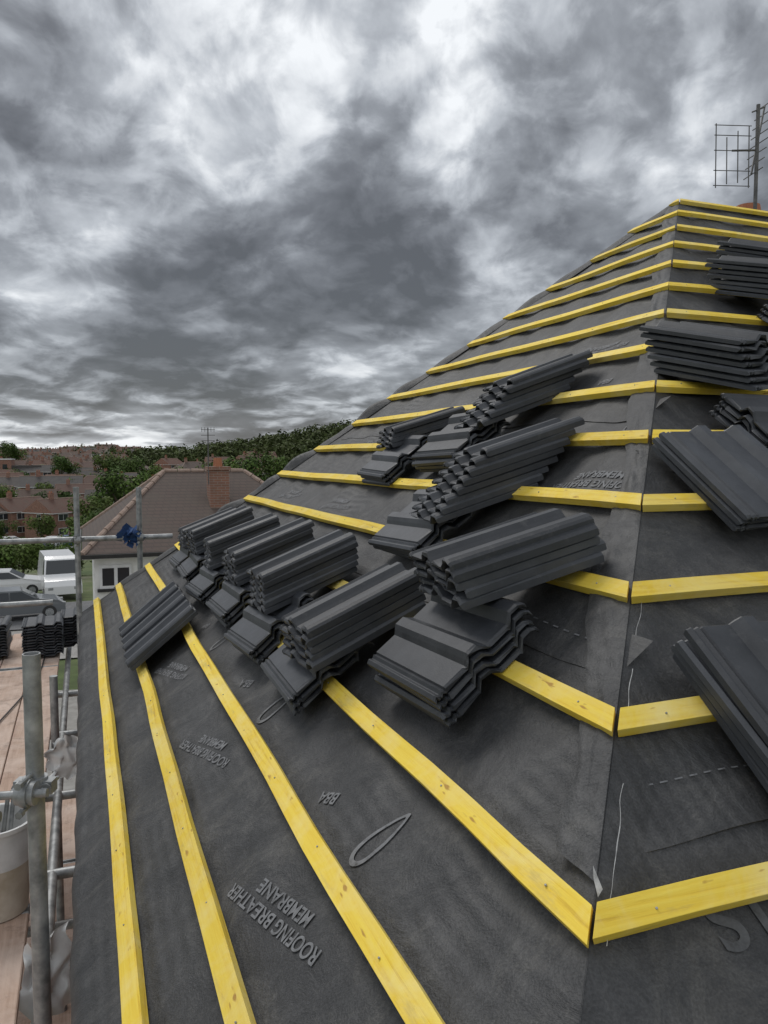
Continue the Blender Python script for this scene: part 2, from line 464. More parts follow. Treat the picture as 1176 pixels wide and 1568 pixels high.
for i in range(n+1):
    l=.05+3.55*i/n
    for j in range(m+1):
        u=j/m; w=.11+.05*mnoise.noise(Vector((l*2.5,4,1)))+.016*mnoise.noise(Vector((l*14,4,1)))
        rr=l/RAT
        ll=l+w*u*1.2
        h=.004+.018*math.sin(math.pi*u)*abs(mnoise.noise(Vector((l*7,u*2,3))))
        if u==1: h=.003
        vs.append(PL(rr,ll,h) if u>0 else PL(rr,ll,.002))
fs=[]
for i in range(n):
    for j in range(m):
        a=i*(m+1)+j; fs.append((a,a+1,a+m+2,a+m+1))
mb.add(vs,fs,0); o=mb.build('hip_membrane_lap',[M_mem],True,parent=house)
mb=MB(); vs=[];n=260
for i in range(n+1):
    r=-.5+3.8*i/n; l=lfar(r)
    ph=(r/KR)%1.0
    h=.015+.045*math.sin(math.pi*ph)*abs(mnoise.noise(Vector((r*1.7,1,0))))*2
    vs.append(PL(r,l-.05,-.003)); vs.append(PL(r,l+.0,h*.8)); vs.append(PL(r,l+.03,h)); vs.append(PL(r,l+.12,h*.3-.06))
fs=[]
for i in range(n):
    for k in range(3): a=4*i+k; fs.append((a,a+1,a+5,a+4))
mb.add(vs,fs,0); mb.build('far_hip_membrane_roll',[M_mem],True,parent=house)

# --- roof tiles
TW,TLN,PITCH=.33,.42,.0245
def trap(x,c,hw,rp):
    d=abs(x-c)
    return 1 if d<hw else (0 if d>hw+rp else 1-(d-hw)/rp)
xs=[-.165,-.155,-.153,-.146,-.144,-.136,-.128,-.124,-.06,-.052,-.042,-.030,.0,.012,.022,.030,.088,.096,.106,.118,.146,.158,.165]
def ztop(x):
    z=.023*trap(x,-.016,.016,.020)+.023*trap(x,.135,.017,.022)
    if x<-.124: z+= -.006
    if x in(-.155,-.153,-.136): z+=.006
    return z
def add_tile(mb,M,rnd,real=True):
    zt=[ztop(x) for x in xs]; zb=[z-.014-(.005 if (i%5==2) else 0) for i,z in enumerate(zt)]
    n=len(xs)
    def ring(y,ins,jag=0):
        out=[]
        for x,z in zip(xs,zt): out.append((x*(1-ins*.6),y+(rnd.uniform(-jag,jag)),z-ins))
        for x,z in reversed(list(zip(xs,zb))): out.append((x*(1-ins*.6),y+(rnd.uniform(-jag,jag)),z+ins))
        return out
    R=[ring(0,.0040,.003),ring(.007,0,.0015),ring(TLN-.004,0),ring(TLN,.0025,.0008)]
    vs=[M@Vector(p) for r in R for p in r]; m=2*n; fs=[]
    for a in range(3):
        for i in range(m):
            j=(i+1)%m; fs.append((a*m+i,a*m+j,(a+1)*m+j,(a+1)*m+i))
    for i in range(n-1):
        fs.append((i+1,i,m-1-i,m-2-i))
        o=3*m; fs.append((o+i,o+i+1,o+m-2-i,o+m-1-i))
    fs=[tuple(reversed(f)) for f in fs]
    mb.add(vs,fs,0)
    for xn in (-.09,.07):
        mb.box(M,(xn-.015,TLN-.03,-.026),(xn+.015,TLN-.006,-.012),0)
cnt=[0]
def stack(Mx,n,name='roof_tile_stack',jit=.009,yaw=1.8,fan=0.0):
    cnt[0]+=1; rnd=random.Random(cnt[0]*13); mb=MB()
    for i in range(n):
        M=Matrix.Translation((rnd.uniform(-jit,jit),rnd.uniform(-jit,jit)+fan*i,.018+i*PITCH))@Matrix.Rotation(math.radians(rnd.uniform(-yaw,yaw)),4,'Z')@Matrix.Rotation(math.radians(rnd.uniform(-.25,.25)),4,'X')
        add_tile(mb,M,rnd)
    return mb.build(name,[M_tile],matrix=Mx)
def flatL(r,l,n,h=.024,yaw=0,**k):
    y=Ld; x=(y.cross(nL))
    Mx=frame(x,y,nL,PL(r,l,h))@Matrix.Rotation(math.radians(yaw),4,'Z')
    return stack(Mx,n,**k)
def upL(r,l,t,h,n,yaw=0,**k):
    y=(Rd+Z*t).normalized(); x=-Ld; z=x.cross(y)
    o=PL(r,l+TW/2)+Z*h
    Mx=frame(x,y,z,o)@Matrix.Rotation(math.radians(yaw),4,'Z')
    return stack(Mx,n,**k)
flatL(.225,.67,4,yaw=2); upL(.17,.76,.27,.215,5,yaw=-3)
flatL(.02,1.33,3,yaw=-2); upL(-.09,1.27,.43,.145,5,yaw=3,fan=.006)
flatL(.03,1.96,3,yaw=3); upL(-.06,2.05,.40,.15,6,yaw=0,fan=.008)
flatL(.03,2.65,3,yaw=0); upL(-.06,2.74,.38,.15,6,yaw=2,fan=.010)
flatL(.02,3.33,3,yaw=4); upL(-.07,3.42,.36,.15,6,yaw=-2,fan=.010)
flatL(.02,4.0,3,yaw=0); upL(-.07,4.1,.38,.15,6,yaw=4,fan=.006)
flatL(.02,4.65,2,yaw=0); upL(-.06,4.72,.38,.12,5,yaw=0,fan=.006)
flatL(.56,1.62,3,yaw=1); upL(.46,1.55,.31,.135,8,yaw=-3,fan=.036)
flatL(.98,2.14,4,yaw=3); upL(.92,2.08,.36,.15,6,yaw=-4,fan=.042)
flatL(.87,2.73,3,yaw=-2); upL(.84,2.95,.30,.13,4,yaw=-5,fan=.014)
for i in range(3):
    Mx=frame(-Ld,esL,nL,PL(-.485,3.05+TW*.5+i*.34,.045))@Matrix.Rotation(math.radians(2),4,'X')
    stack(Mx,2,jit=.004,yaw=.6)
def flatF(r,l,n,h=.026,yaw=0,**k):
    Mx=frame(Rd,esF,nF,PF(r+TW/2,l,h))@Matrix.Rotation(math.radians(yaw),4,'Z'); return stack(Mx,n,**k)
def sideF(r,l,n,h=.026,yaw=0,**k):
    y=Rd; x=y.cross(nF); Mx=frame(x,y,nF,PF(r,l,h))@Matrix.Rotation(math.radians(yaw),4,'Z'); return stack(Mx,n,**k)
def upF(r,l,t,h,n,yaw=0,**k):
    y=(Ld+Z*t).normalized(); x=Rd; z=x.cross(y)
    Mx=frame(x,y,z,PF(r+TW/2,l)+Z*h)@Matrix.Rotation(math.radians(yaw),4,'Z'); return stack(Mx,n,**k)
flatF(.97,.72,3,yaw=3)
flatF(.465,.05,4,yaw=0)
sideF(1.36,1.10,4,yaw=0); upF(1.47,1.18,.26,.15,7,yaw=17,fan=.016)
sideF(2.35,1.86,3); upF(2.46,1.93,.28,.14,7,yaw=18,fan=.014)
upF(2.75,2.25,.35,.12,6,yaw=20)
sideF(2.05,1.12,4); upF(2.0,1.2,.30,.14,6,yaw=14,fan=.01)
flatF(1.55,.72,3); flatF(1.2,.05,3); sideF(3.4,1.9,3); upF(3.4,1.95,.35,.14,6)

# ---------------------------------------------------------------- chimney + aerial on our roof
chp=PE(4.84,4.45,0)
mb=MB(); Cm=frame(Rd,Ld,Z,chp)
mb.box(Cm,(-.42,-.28,8.2),(.42,.28,CZ+1.93),0); mb.box(Cm,(-.46,-.32,CZ+1.93),(.46,.32,CZ+2.02),0)
mb.box(Cm,(-.40,-.26,CZ+2.02),(.40,.26,CZ+2.07),1)
for dx in (-.2,.2):
    p=Cm@Vector((dx+.12,0,CZ+2.07)); mb.tube(p,p+Z*.12,.12,.10,16,2,inner=.8)
mb.build('brick_chimney',[M_brick,M_mortar,M_pot])
ab=Vector((3.045,6.60,CZ+1.5))
mb=MB(); mb.tube(ab,ab+Z*1.36,.016,seg=8)
mb.tube(ab+Z*.12,ab+Z*.12+Vector((.3,.3,0)),.012,seg=8); mb.tube(ab+Z*.38,ab+Z*.38+Vector((.3,.3,0)),.012,seg=8)
top=ab+Z*1.36
def T(a,b2,r=.0045): mb.tube(top+Vector(a),top+Vector(b2),r,seg=6)
gx=-.20
for i,(za,zb) in enumerate(((-.66,-.14),(-.63,-.25),(-.62,-.20),(-.66,-.16))): T((gx-.13+.09*i,0,za),(gx-.13+.09*i,0.02,zb))
for z in (-.64,-.52,-.36,-.24,-.16): T((gx-.15,0,z),(gx+.16,0.02,z),.0035)
T((gx,.01,-.36),(.0,0,-.36),.008)
T((-.04,.0,-.55),(.17,.25,.10),.008)
for i in range(8):
    u=i/7; q=Vector((-.03+.20*u,.25*u,-.55+.65*u)); T(q+Vector((-.06,.03,-.035)),q+Vector((.07,-.03,.045)),.004)
T((-.05,0,-.06),(.05,.0,-.02),.006)
mb.build('tv_aerial',[M_rust])

# ---------------------------------------------------------------- scaffold
sc=empty('scaffold')
def at(r,l,z): p=H0+Rd*r+Ld*l; return Vector((p.x,p.y,z+CZ))
TR=.0242
mb=MB()
mb.tube((-.99,2.17,CZ-.55),(-.99,2.17,0.0),TR,inner=.86,seg=20)
mb.tube(at(-.79,6.35,-.26),at(-.79,6.35,-8),TR,seg=12)
mb.tube(at(-.265,6.42,-.27),at(-.265,6.42,-8),TR,seg=12)
mb.tube(at(-4.2,6.38,-.72),at(.02,6.38,-.72),TR,seg=12)
mb.tube(at(-4.2,6.30,-1.25),at(-1.0,6.30,-1.25),TR,seg=12)
mb.tube(at(-.93,4.2,-1.35),at(-.93,4.2,-8),TR,seg=12)
mb.tube(at(-2.3,4.2,-.4),at(-2.3,4.2,-8),TR,seg=12)
mb.tube(at(-2.3,1.4,-.4),at(-2.3,1.4,-8),TR,seg=12)
mb.tube(at(-2.3,7.2,-.4),at(-2.3,7.2,-8),TR,seg=12)
mb.tube(at(-2.3,-1.5,-.95),at(-2.3,7.6,-.95),TR,seg=12)
mb.tube(at(-.90,-1.5,-1.86),at(-.90,7.2,-1.86),TR,seg=12)
mb.tube(at(-.90,-1.5,-3.6),at(-.90,7.2,-3.6),TR,seg=12)
for l,z in ((1.5,-1.84),(2.7,-1.83),(3.6,-1.84),(4.6,-1.83),(5.6,-1.84),(3.1,-2.3),(2.2,-2.6)):
    mb.tube(at(-2.35,l,z-.03),at(-.66,l,z-.03),TR,seg=12)
o=mb.build('tubes',[M_steel],parent=sc); smooth_angle(o)
def coupler(p,ax2,parent=sc):
    mb=MB(); p=Vector(p)
    mb.tube(p-Z*.026,p+Z*.026,.034,seg=16)
    mb.tube(p-Z*.012,p+Z*.012,.040,seg=16)
    d=ax2.normalized(); q=p+d.cross(Z)*.052
    mb.tube(q-d*.026,q+d*.026,.033,seg=16); mb.tube(q-d*.010,q+d*.010,.039,seg=16)
    for s in(-1,1):
        a=p+d*(.040*s); mb.tube(a-Vector((0,.05,0)),a+Vector((0,.055,0)),.006,seg=8); mb.tube(a-Vector((0,.06,0)),a-Vector((0,.040,0)),.011,seg=6)
        mb.tube(a-Vector((0,.028,0)),a-Vector((0,.022,0)),.016,seg=12)
        b3=q+Z*(.040*s); mb.tube(b3-Vector((0,.045,0)),b3+Vector((0,.045,0)),.006,seg=8); mb.tube(b3-Vector((0,.055,0)),b3-Vector((0,.036,0)),.011,seg=6)
    mb.box(Matrix.Translation(p+d*.042),(-.012,-.02,-.018),(.012,.02,.018)); mb.box(Matrix.Translation(p-d*.042),(-.012,-.02,-.018),(.012,.02,.018))
    o=mb.build('coupler',[M_steel],parent=parent); smooth_angle(o,35); return o
coupler((-.99,2.17,CZ-.93),Vector((1,0,0)))
coupler((-.99,2.17,CZ-1.86),Rd)
coupler(at(-.79,6.35,-.72),Rd); coupler(at(-.265,6.40,-.72),Rd)
mb=MB(); mb.tube((-1.35,2.11,CZ-.955),(-.93,2.11,CZ-.925),.012,seg=10); 
mb.tube((-1.6,2.12,CZ-1.02),(-1.07,2.12,CZ-1.0),.016,seg=14)
o=mb.build('brace_stub',[M_steel],parent=sc); smooth_angle(o)
mb=MB()
c=at(-.34,6.36,-.70)
for i in range(60):
    a=Vector((random.gauss(0,.04),random.gauss(0,.03),random.gauss(0,.03))); 
    u=Vector((random.uniform(-1,1),random.uniform(-1,1),random.uniform(-1,1))).normalized()*.03; w=u.orthogonal().normalized()*.028
    mb.add([c+a-u-w,c+a+u-w,c+a+u+w,c+a-u+w],[(0,1,2,3)])
mb.build('blue_rag',[M_blue])
for lev,rr0,cntb in ((-1.79,-.965,4),(-3.53,-.60,5)):
  for i in range(cntb):
    for (a,b2) in ((-1.6,2.28),(2.31,6.15),(6.18,7.6)):
        mb=MB(); dz=random.uniform(-.008,.008)
        Mx=frame(Rd,Ld,Z,at(rr0-.23*i+random.uniform(-.003,.003),0,lev+dz))
        mb.box(Matrix.Identity(4),(-.222,a,-.019),(0,b2,.019)); 
        for e in (a,b2): mb.box(Matrix.Identity(4),(-.2235,e-.02 if e==b2 else e-.001,-.0195),(.0015,e+.001 if e==b2 else e+.02,.0195),1)
        o=mb.build('board',[M_board,M_steel],matrix=Mx,parent=sc); bv=o.modifiers.new('b','BEVEL'); bv.width=.004
for (r,l) in ((-1.1,6.45),(-.80,6.75),(-1.55,6.5)):
    Mx=frame(Rd,Ld,Z,at(r,l,-1.76)); stack(Mx,12,jit=.008)
mb=MB()
p=at(-1.085,2.33,-1.77)
mb.tube(p,p+Z*.20,.115,.13,28,1,inner=.96); mb.tube(p+Z*.20,p+Z*.36,.13,.14,28,0,inner=.965); mb.tube(p+Z*.345,p+Z*.362,.148,.150,28,0,inner=.93)
mb.tube(p,p+Z*.01,.112,seg=28,mi=1)
for i in range(7): 
    q=p+Z*.05+Vector((random.uniform(-.05,.05),random.uniform(-.05,.05),0)); mb.tube(q,q+Vector((random.uniform(-.06,.06),random.uniform(-.06,.06),.38)),.009,seg=8,mi=2)
o=mb.build('plastic_bucket',[M_tarwhite,M_beige,M_steel]); smooth_angle(o)
def sheet(name,c,u,w,mt,sd):
    mb=MB(); n=14; vs=[]
    for i in range(n+1):
        for j in range(n+1):
            a=i/n-.5;b2=j/n-.5
            d=Vector((mnoise.noise(Vector((a*4,b2*4,sd))),mnoise.noise(Vector((a*4,b2*4,sd+9))),mnoise.noise(Vector((a*4,b2*4,sd+19)))))*.05
            vs.append(c+u*a*(1-.4*b2)+w*b2+d)
    fs=[(i*(n+1)+j,i*(n+1)+j+1,(i+1)*(n+1)+j+1,(i+1)*(n+1)+j) for i in range(n) for j in range(n)]
    mb.add(vs,fs); return mb.build(name,[mt],True)
sheet('plastic_sheet',at(-.88,1.85,-1.78),Rd*.16+Ld*.1,Ld*.10+Z*.24,M_tarwhite,2)
sheet('plastic_bag',at(-.86,3.5,-1.62),Rd*.16,Z*.22,M_tarwhite,5)
mb=MB(); prev=None
for i in range(60):
    l=3.0+4.2*i/59; r=-1.38+.10*math.sin(l*1.3)+.06*(l-3); q=at(r,l,-1.762)
    if prev is not None: mb.tube(prev,q,.006,seg=6)
    prev=q
mb.build('power_cable',[M_black])
sheet('yellow_strap',at(-1.75,6.9,-1.70),Rd*.6,Z*.05+Ld*.1,M_bat,8)

# ---------------------------------------------------------------- terrain
def lerp_tab(D,tab):
    if D<=tab[0][0]: return tab[0][1]
    for (a,za),(b2,zb) in zip(tab,tab[1:]):
        if D<=b2:
            t=(D-a)/(b2-a); t=t*t*(3-2*t); return za+(zb-za)*t
    return tab[-1][1]
TAB=[(0,0),(42,0),(100,-3.6),(140,-4.6),(220,-3.6),(350,.2),(700,5.5),(1200,9.0),(3500,9.0)]
def gz(x,y):
    D=math.hypot(x,y); az=math.degrees(math.atan2(x,y))
    z=lerp_tab(D,TAB)
    s=min(1,max(0,(D-230)/190)); s=s*s*(3-2*s)
    z+=18.5*s*math.exp(-((az-1)/11.5)**2)*(1 if D<600 else max(.4,1-(D-600)/900))
    if D>420: z+=min(1,(D-420)/250)*(4.5*math.exp(-((az+20)/3.5)**2)+3*math.exp(-((az+28)/3)**2))
    if D>120: z+=1.4*mnoise.noise(Vector((x*.008,y*.008,3)))*min(1,(D-120)/150)
    return z
mb=MB(); vs=[];rad=[0.5]
while rad[-1]<4000: rad.append(rad[-1]*1.055+.8)
na=200
for R0 in rad:
    for i in range(na):
        a=2*math.pi*i/na; x=R0*math.sin(a);y=R0*math.cos(a); vs.append((x,y,gz(x,y)))
fs=[]
for k in range(len(rad)-1):
    for i in range(na):
        j=(i+1)%na; fs.append((k*na+i,(k+1)*na+i,(k+1)*na+j,k*na+j))
fs.append(tuple(range(na)))
mb.add(vs,fs)
M_gr,nt,b=newmat('ground_grass')
v=coord(nt); f=noise(nt,v,.06,6,.65,.5); f2=noise(nt,v,1.5,4,.65)
c=ramp(nt,f,[(.38,(.055,.09,.025)),(.52,(.095,.12,.04)),(.62,(.17,.16,.12)),(.75,(.10,.095,.055))])
c=mixc(nt,1.0,c,ramp(nt,f2,[(.3,(.7,.7,.7)),(.7,(1.25,1.25,1.25))]),'MULTIPLY')
nt.links.new(c,b.inputs['Base Color']); b.inputs['Roughness'].default_value=.95
mb.build('ground',[M_gr],True)
def strip(name,p0,p1,w,mt,dz,n=60):
    p0=Vector(p0);p1=Vector(p1); d=(p1-p0).normalized(); s=Vector((d.y,-d.x,0)); mb=MB(); vs=[]
    for i in range(n+1):
        p=p0.lerp(p1,i/n)
        for k in range(5):
            q=p+s*w*(k/4-.5); vs.append((q.x,q.y,max(gz(q.x,q.y),gz(p.x,p.y)-.0)+dz))
    mb.add(vs,[(i*5+k,i*5+k+1,(i+1)*5+k+1,(i+1)*5+k) for i in range(n) for k in range(4)])
    return mb.build(name,[mt])
strip('driveway',(-8,-6,0),(-13.5,26,0),17,M_pave,.03)
strip('pavement',(-60,18.5,0),(-4,41,0),13,M_pave,.06)
strip('road',(-60,22,0),(-4,44,0),6.5,M_asph,.12)
strip('road',(-90,70,0),(-20,118,0),9,M_asph,.25)
strip('road',(-36,92,0),(-110,330,0),7,M_asph,.25)

# ---------------------------------------------------------------- houses
I=Matrix.Identity(4)
def house_mesh(name,w,d,h,rise,wall,roof,hip=0,chim=True,seed=0,detail=True):
    mb=MB(); ov=.35
    mb.box(I,(-w/2,-d/2,-2.5),(w/2,d/2,h),0)
    x0,x1,y0,y1=-w/2-ov,w/2+ov,-d/2-ov,d/2+ov; ze=h-.12; zr=h+rise
    hx=hip
    rp=[(x0,y0,ze),(x1,y0,ze),(x1,y1,ze),(x0,y1,ze),(x0+hx,0,zr),(x1-hx,0,zr)]
    mb.add(rp,[(0,1,5,4),(2,3,4,5)],1); mb.add(rp,[(3,0,4),(1,2,5)],1 if hip else 0)
    mb.add([(x0,y0,ze-.12),(x1,y0,ze-.12),(x1,y1,ze-.12),(x0,y1,ze-.12),(x0,y0,ze-.002),(x1,y0,ze-.002),(x1,y1,ze-.002),(x0,y1,ze-.002)],[(3,2,1,0),(0,1,5,4),(1,2,6,5),(2,3,7,6),(3,0,4,7)],3)
    mb.tube((x0+hx,0,zr-.02),(x1-hx,0,zr-.02),.11,seg=6,mi=5)
    if hip:
        for a,c in ((0,4),(3,4),(1,5),(2,5)): mb.tube(rp[a],rp[c],.09,seg=6,mi=5)
    rnd=random.Random(seed)
    def win(cx,cz,ww,hh,side,door=False):
        for sgn in ([-1,1] if side=='fb' else [side]):
            y=sgn*d/2
            a=(cx-ww/2,min(y,y+sgn*.05),cz); b2=(cx+ww/2,max(y,y+sgn*.05),cz+hh)
            mb.box(I,a,b2,3)
            nn=1 if door else 2
            for k in range(nn):
                xa=cx-ww/2+.08+k*(ww-.08)/nn; xb=xa+(ww-.08)/nn-.08
                ya=y+sgn*.053; yb=y+sgn*.058
                mb.box(I,(xa,min(ya,yb),cz+.08),(xb,max(ya,yb),cz+hh-.08),2)
    for sx in (-1,1):
        for cz in (.9,3.5):
            win(sx*w*.28,cz,w*.22,1.25,'fb')
    win(0,.05,1.0,2.1,'fb',True); win(0,3.6,.9,1.0,'fb')
    for sx in (-1,1):
        xx=sx*w/2
        for cz in (1.2,3.7):
            mb.box(I,(min(xx,xx+sx*.05),-.6,cz),(max(xx,xx+sx*.05),.5,cz+1.0),3)
            mb.box(I,(min(xx+sx*.052,xx+sx*.058),-.52,cz+.08),(max(xx+sx*.052,xx+sx*.058),.42,cz+.92),2)
    if chim:
        cx=rnd.choice((-1,1))*(w*.22); mb.box(I,(cx-.45,-.3,h+rise*.5),(cx+.45,.3,zr+1.0),4); mb.box(I,(cx-.5,-.35,zr+1.0),(cx+.5,.35,zr+1.1),4)
        for k in (-.22,.22): mb.tube((cx+k,0,zr+1.1),(cx+k,0,zr+1.45),.11,.09,8,6)
    return mb.build(name,[wall,roof,M_glass,M_white,M_brick,M_mortar,M_pot],link=False)
HM=[house_mesh('h1',10.5,7.5,5.1,2.4,M_brick,M_roofred,0,True,1),
    house_mesh('h2',11,8,5.2,2.3,M_brick2,M_roofbrn,3.2,True,2),
    house_mesh('h3',8.5,7.5,5.0,2.2,M_cream,M_roofbrn,0,True,3),
    house_mesh('h4',13,7.5,5.1,2.3,M_brick,M_roofgry,0,True,4),
    house_mesh('h5',10.5,7.5,5.1,2.5,M_render,M_roofred,2.8,False,5)]
HN=['brick_house','brick_house','rendered_house','brick_house','white_house']
placed=[]
def put_house(i,px,D,rot,dz=0,s=1):
    cx=(px-588)/1202; x=cx*D;y=D; z=gz(x,y)
    o=put(HN[i],HM[i],Matrix.Translation((x,y,z+dz))@Matrix.Rotation(rt(rot),4,'Z')@Matrix.Scale(s,4)); placed.append((x,y))
rr=random.Random(11)
for i,px,D,rot in ((0,28,128,68),(0,92,124,65),(1,-40,122,60),(3,175,160,15),(2,55,160,30),(0,-15,168,10),(0,118,178,28),(3,30,200,12),(0,100,215,40),
                   (1,200,200,20),(1,250,180,15),(0,290,220,30),(3,160,240,10),(0,340,250,20),(0,5,235,70),(3,60,262,12),(0,130,280,80),(1,200,300,15),(0,260,300,70),(4,150,205,20)):
    put_house(i,px,D,rot,s=.82 if D<180 else .92)
for k in range(3000):
    az=rr.uniform(-31,-8); D=150+750*rr.random()**1.1
    if az>-17 and D>310: continue
    x=math.tan(rt(az))*D; y=D
    if any(math.hypot(x-a,y-b2)<14.5 for a,b2 in placed): continue
    i=rr.choice((0,0,0,1,3,1,2,3,2,4,4)); placed.append((x,y))
    put(HN[i],HM[i],Matrix.Translation((x,y,gz(x,y)-.1))@Matrix.Rotation(rt(rr.choice((10,15,100,60,25))+rr.uniform(-12,12)),4,'Z')@Matrix.Scale(rr.uniform(.85,1.05),4))
    if len(placed)>260: break
mb=MB()
mb.box(I,(-15,-6,-2),(4,6,7.5),0); mb.box(I,(4,-5.5,-2),(13,5.5,5.6),1); mb.box(I,(-15.2,-6.2,7.5),(4.2,6.2,7.8),3)
for k in range(8):
    for zz in (1,4.4): mb.box(I,(-14+k*2.2,-6.05,zz),(-12.6+k*2.2,-6.0,zz+1.6),2)
mb.build('office_block',[M_brick,M_roofgry,M_glass,M_white],matrix=Matrix.Translation((-128,262,gz(-128,262)+1))@Matrix.Rotation(rt(20),4,'Z'))
P0=Vector((-7.75,20.0,0))
nb=empty('neighbour_house')
NM=frame(Rd,Ld,Z,P0)
W,Dp,he,hr=7.4,8.0,5.55,7.56
mb=MB(); mb.box(I,(.30,.30,-.5),(W-.35,Dp-.35,he-.2),0)
mb.build('walls',[M_render],matrix=NM,parent=nb)
rp=[(0,0,he-.05),(W,0,he-.05),(W,Dp,he-.05),(0,Dp,he-.05),(2.45,4,hr),(4.95,4,hr)]
mb=MB(); mb.add(rp,[(0,1,5,4),(2,3,4,5),(3,0,4),(1,2,5)],0); mb.build('roof',[M_roofbrn],matrix=NM,parent=nb)
mb=MB()
for a,c in ((0,4),(3,4),(1,5),(2,5),(4,5)):
    A=Vector(rp[a]);C=Vector(rp[c]); n=int((C-A).length/.4)
    for k in range(n):
        q0=A.lerp(C,k/n);q1=A.lerp(C,(k+.93)/n); mb.tube(q0,q1,.08,.07,8,0)
mb.build('ridge_tiles',[M_mortar],matrix=NM,parent=nb)
mb=MB(); mb.box(I,(-.02,-.10,he-.16),(W,-.002,he-.06),0); mb.box(I,(-.10,-.1,he-.16),(-.021,Dp,he-.06),0)
mb.box(I,(.0,.0,he-.19),(W,Dp,he-.08),1); mb.build('gutter_and_soffit',[M_black,M_white],matrix=NM,parent=nb)
mb=MB()
for (xw,zz,ww,hh) in ((.42,4.55,.80,.62),(4.2,4.1,1.6,1.0),(.85,1.0,1.6,1.2),(4.2,1.0,1.6,1.2)):
    mb.box(I,(xw,.24,zz),(xw+ww,.298,zz+hh),0); 
    for k in range(2): mb.box(I,(xw+.07+k*(ww/2-.02),.23,zz+.08),(xw+ww/2-.04+k*(ww/2-.02),.237,zz+hh-.08),1)
    mb.box(I,(xw-.06,.19,zz-.08),(xw+ww+.06,.297,zz-.003),2)
mb.build('windows',[M_white,M_glass,M_black],matrix=NM,parent=nb)
mb=MB(); cx,cy=3.85,2.3
mb.box(I,(cx-.28,cy-.35,6.0),(cx+.28,cy+.35,7.62),0); mb.box(I,(cx-.33,cy-.4,7.62),(cx+.33,cy+.4,7.72),0)
for k in (-.18,.18): mb.tube((cx,cy+k,7.72),(cx,cy+k,7.98),.11,.09,12,1,inner=.8)
mb.build('chimney',[M_brick,M_pot],matrix=NM,parent=nb)
mp=NM@Vector((cx-.33,cy-.38,7.2))
mb=MB(); mb.tube(mp,mp+Z*1.65,.018,seg=8)
tp=mp+Z*1.6
for z in (0,-.16,-.32): mb.tube(tp+Vector((-.2,0,z)),tp+Vector((.2,.03,z)),.009,seg=6)
for k in range(5): mb.tube(tp+Vector((-.18+.09*k,-.0,.07)),tp+Vector((-.18+.09*k,.0,-.07)),.007,seg=6)
mb.build('tv_aerial',[M_rust])

# ---------------------------------------------------------------- trees
def crown(mb,c,rx,rz,n,ls,rnd,mi=1):
    lobes=[(Vector((rnd.gauss(0,.42)*rx,rnd.gauss(0,.42)*rx,rnd.uniform(-.55,.75)*rz)),rnd.uniform(.32,.6)*rx) for _ in range(11)]
    for k in range(n):
        lc,lr=rnd.choice(lobes)
        d=Vector((rnd.gauss(0,1),rnd.gauss(0,1),rnd.gauss(0,1))).normalized()
        p=c+lc+d*lr*(rnd.random()**.35)
        nrm=(d+Vector((rnd.uniform(-.8,.8),rnd.uniform(-.8,.8),rnd.uniform(-.3,.9)))).normalized()
        u=nrm.orthogonal().normalized(); a=rnd.random()*6.28; w=nrm.cross(u); uu=u*math.cos(a)+w*math.sin(a); ww=nrm.cross(uu)
        s=ls*rnd.uniform(.55,1.3)
        mb.add([p-uu*s,p-ww*s*.6+uu*s*.1,p+uu*s,p+ww*s*.65],[(0,1,2,3)],mi)
def tree_me(h,rx,n,ls,sd):
    rnd=random.Random(sd); mb=MB()
    mb.tube((0,0,-1),(0.1,0,h*.45),h*.035,h*.02,8,0)
    for k in range(6):
        a=k*1.1+rnd.random(); mb.tube((0.08,0,h*(.3+.04*k)),(math.cos(a)*rx*.6,math.sin(a)*rx*.6,h*(.55+.06*k)),h*.013,h*.004,6,0)
    crown(mb,Vector((0,0,h*.62)),rx,h*.36,n,ls,rnd)
    return mb.build('tree_mesh',[M_bark,M_leaf],link=False)
TMs=[tree_me(9,3.6,2600,.26,1),tree_me(7,3.2,2200,.26,2),tree_me(11,4.2,3000,.28,3),tree_me(5,2.6,1800,.22,4)]
def put_tree(i,px,D,s=1,name='broadleaf_tree'):
    x=(px-588)/1202*D; put(name,TMs[i],Matrix.Translation((x,D,gz(x,D)-.2))@Matrix.Rotation(px*.37+D,4,'Z')@Matrix.Scale(s,4))
for i,px,D,s in ((2,180,132,1.0),(0,225,120,.9),(1,155,118,.9),(0,238,95,.7),(1,140,150,.8),(2,265,140,1),(0,300,150,1),(1,205,80,.8),
                 (0,60,144,.7),(2,330,165,1.1),(2,375,175,1.2),(2,420,180,1.2),(0,460,170,1.1),(1,130,100,.55),(2,170,240,1.1),(2,190,238,1.0),(2,205,245,1.0),(0,240,230,1),(0,112,190,.8),(1,75,180,.9),(0,5,150,.8),
                 (2,15,330,1.3),(0,30,215,.9),(1,145,215,1),(2,95,250,1)):
    put_tree(i,px,D,s)
for px,D,s in ((8,58,.42),(32,60,.46),(-15,56,.5),(55,63,.36),(95,66,.36),(118,62,.36),(150,60,.6),(175,62,.6),(75,84,.35),(20,86,.35),(62,112,.6),(125,110,.6),(0,112,.5)):
    put_tree(3,px,D,s*1.3,'garden_shrub')
mb=MB(); rnd=random.Random(5)
for k in range(560):
    az=rnd.uniform(-18,24); D=rnd.uniform(300,450)
    x=math.tan(rt(az))*D;y=D; h=rnd.uniform(5.5,11.5)
    crown(mb,Vector((x,y,gz(x,y)+h*.5)),h*.48,h*.5,130,.85,rnd,0)
mb.build('woodland',[M_leafd])
mb=MB()
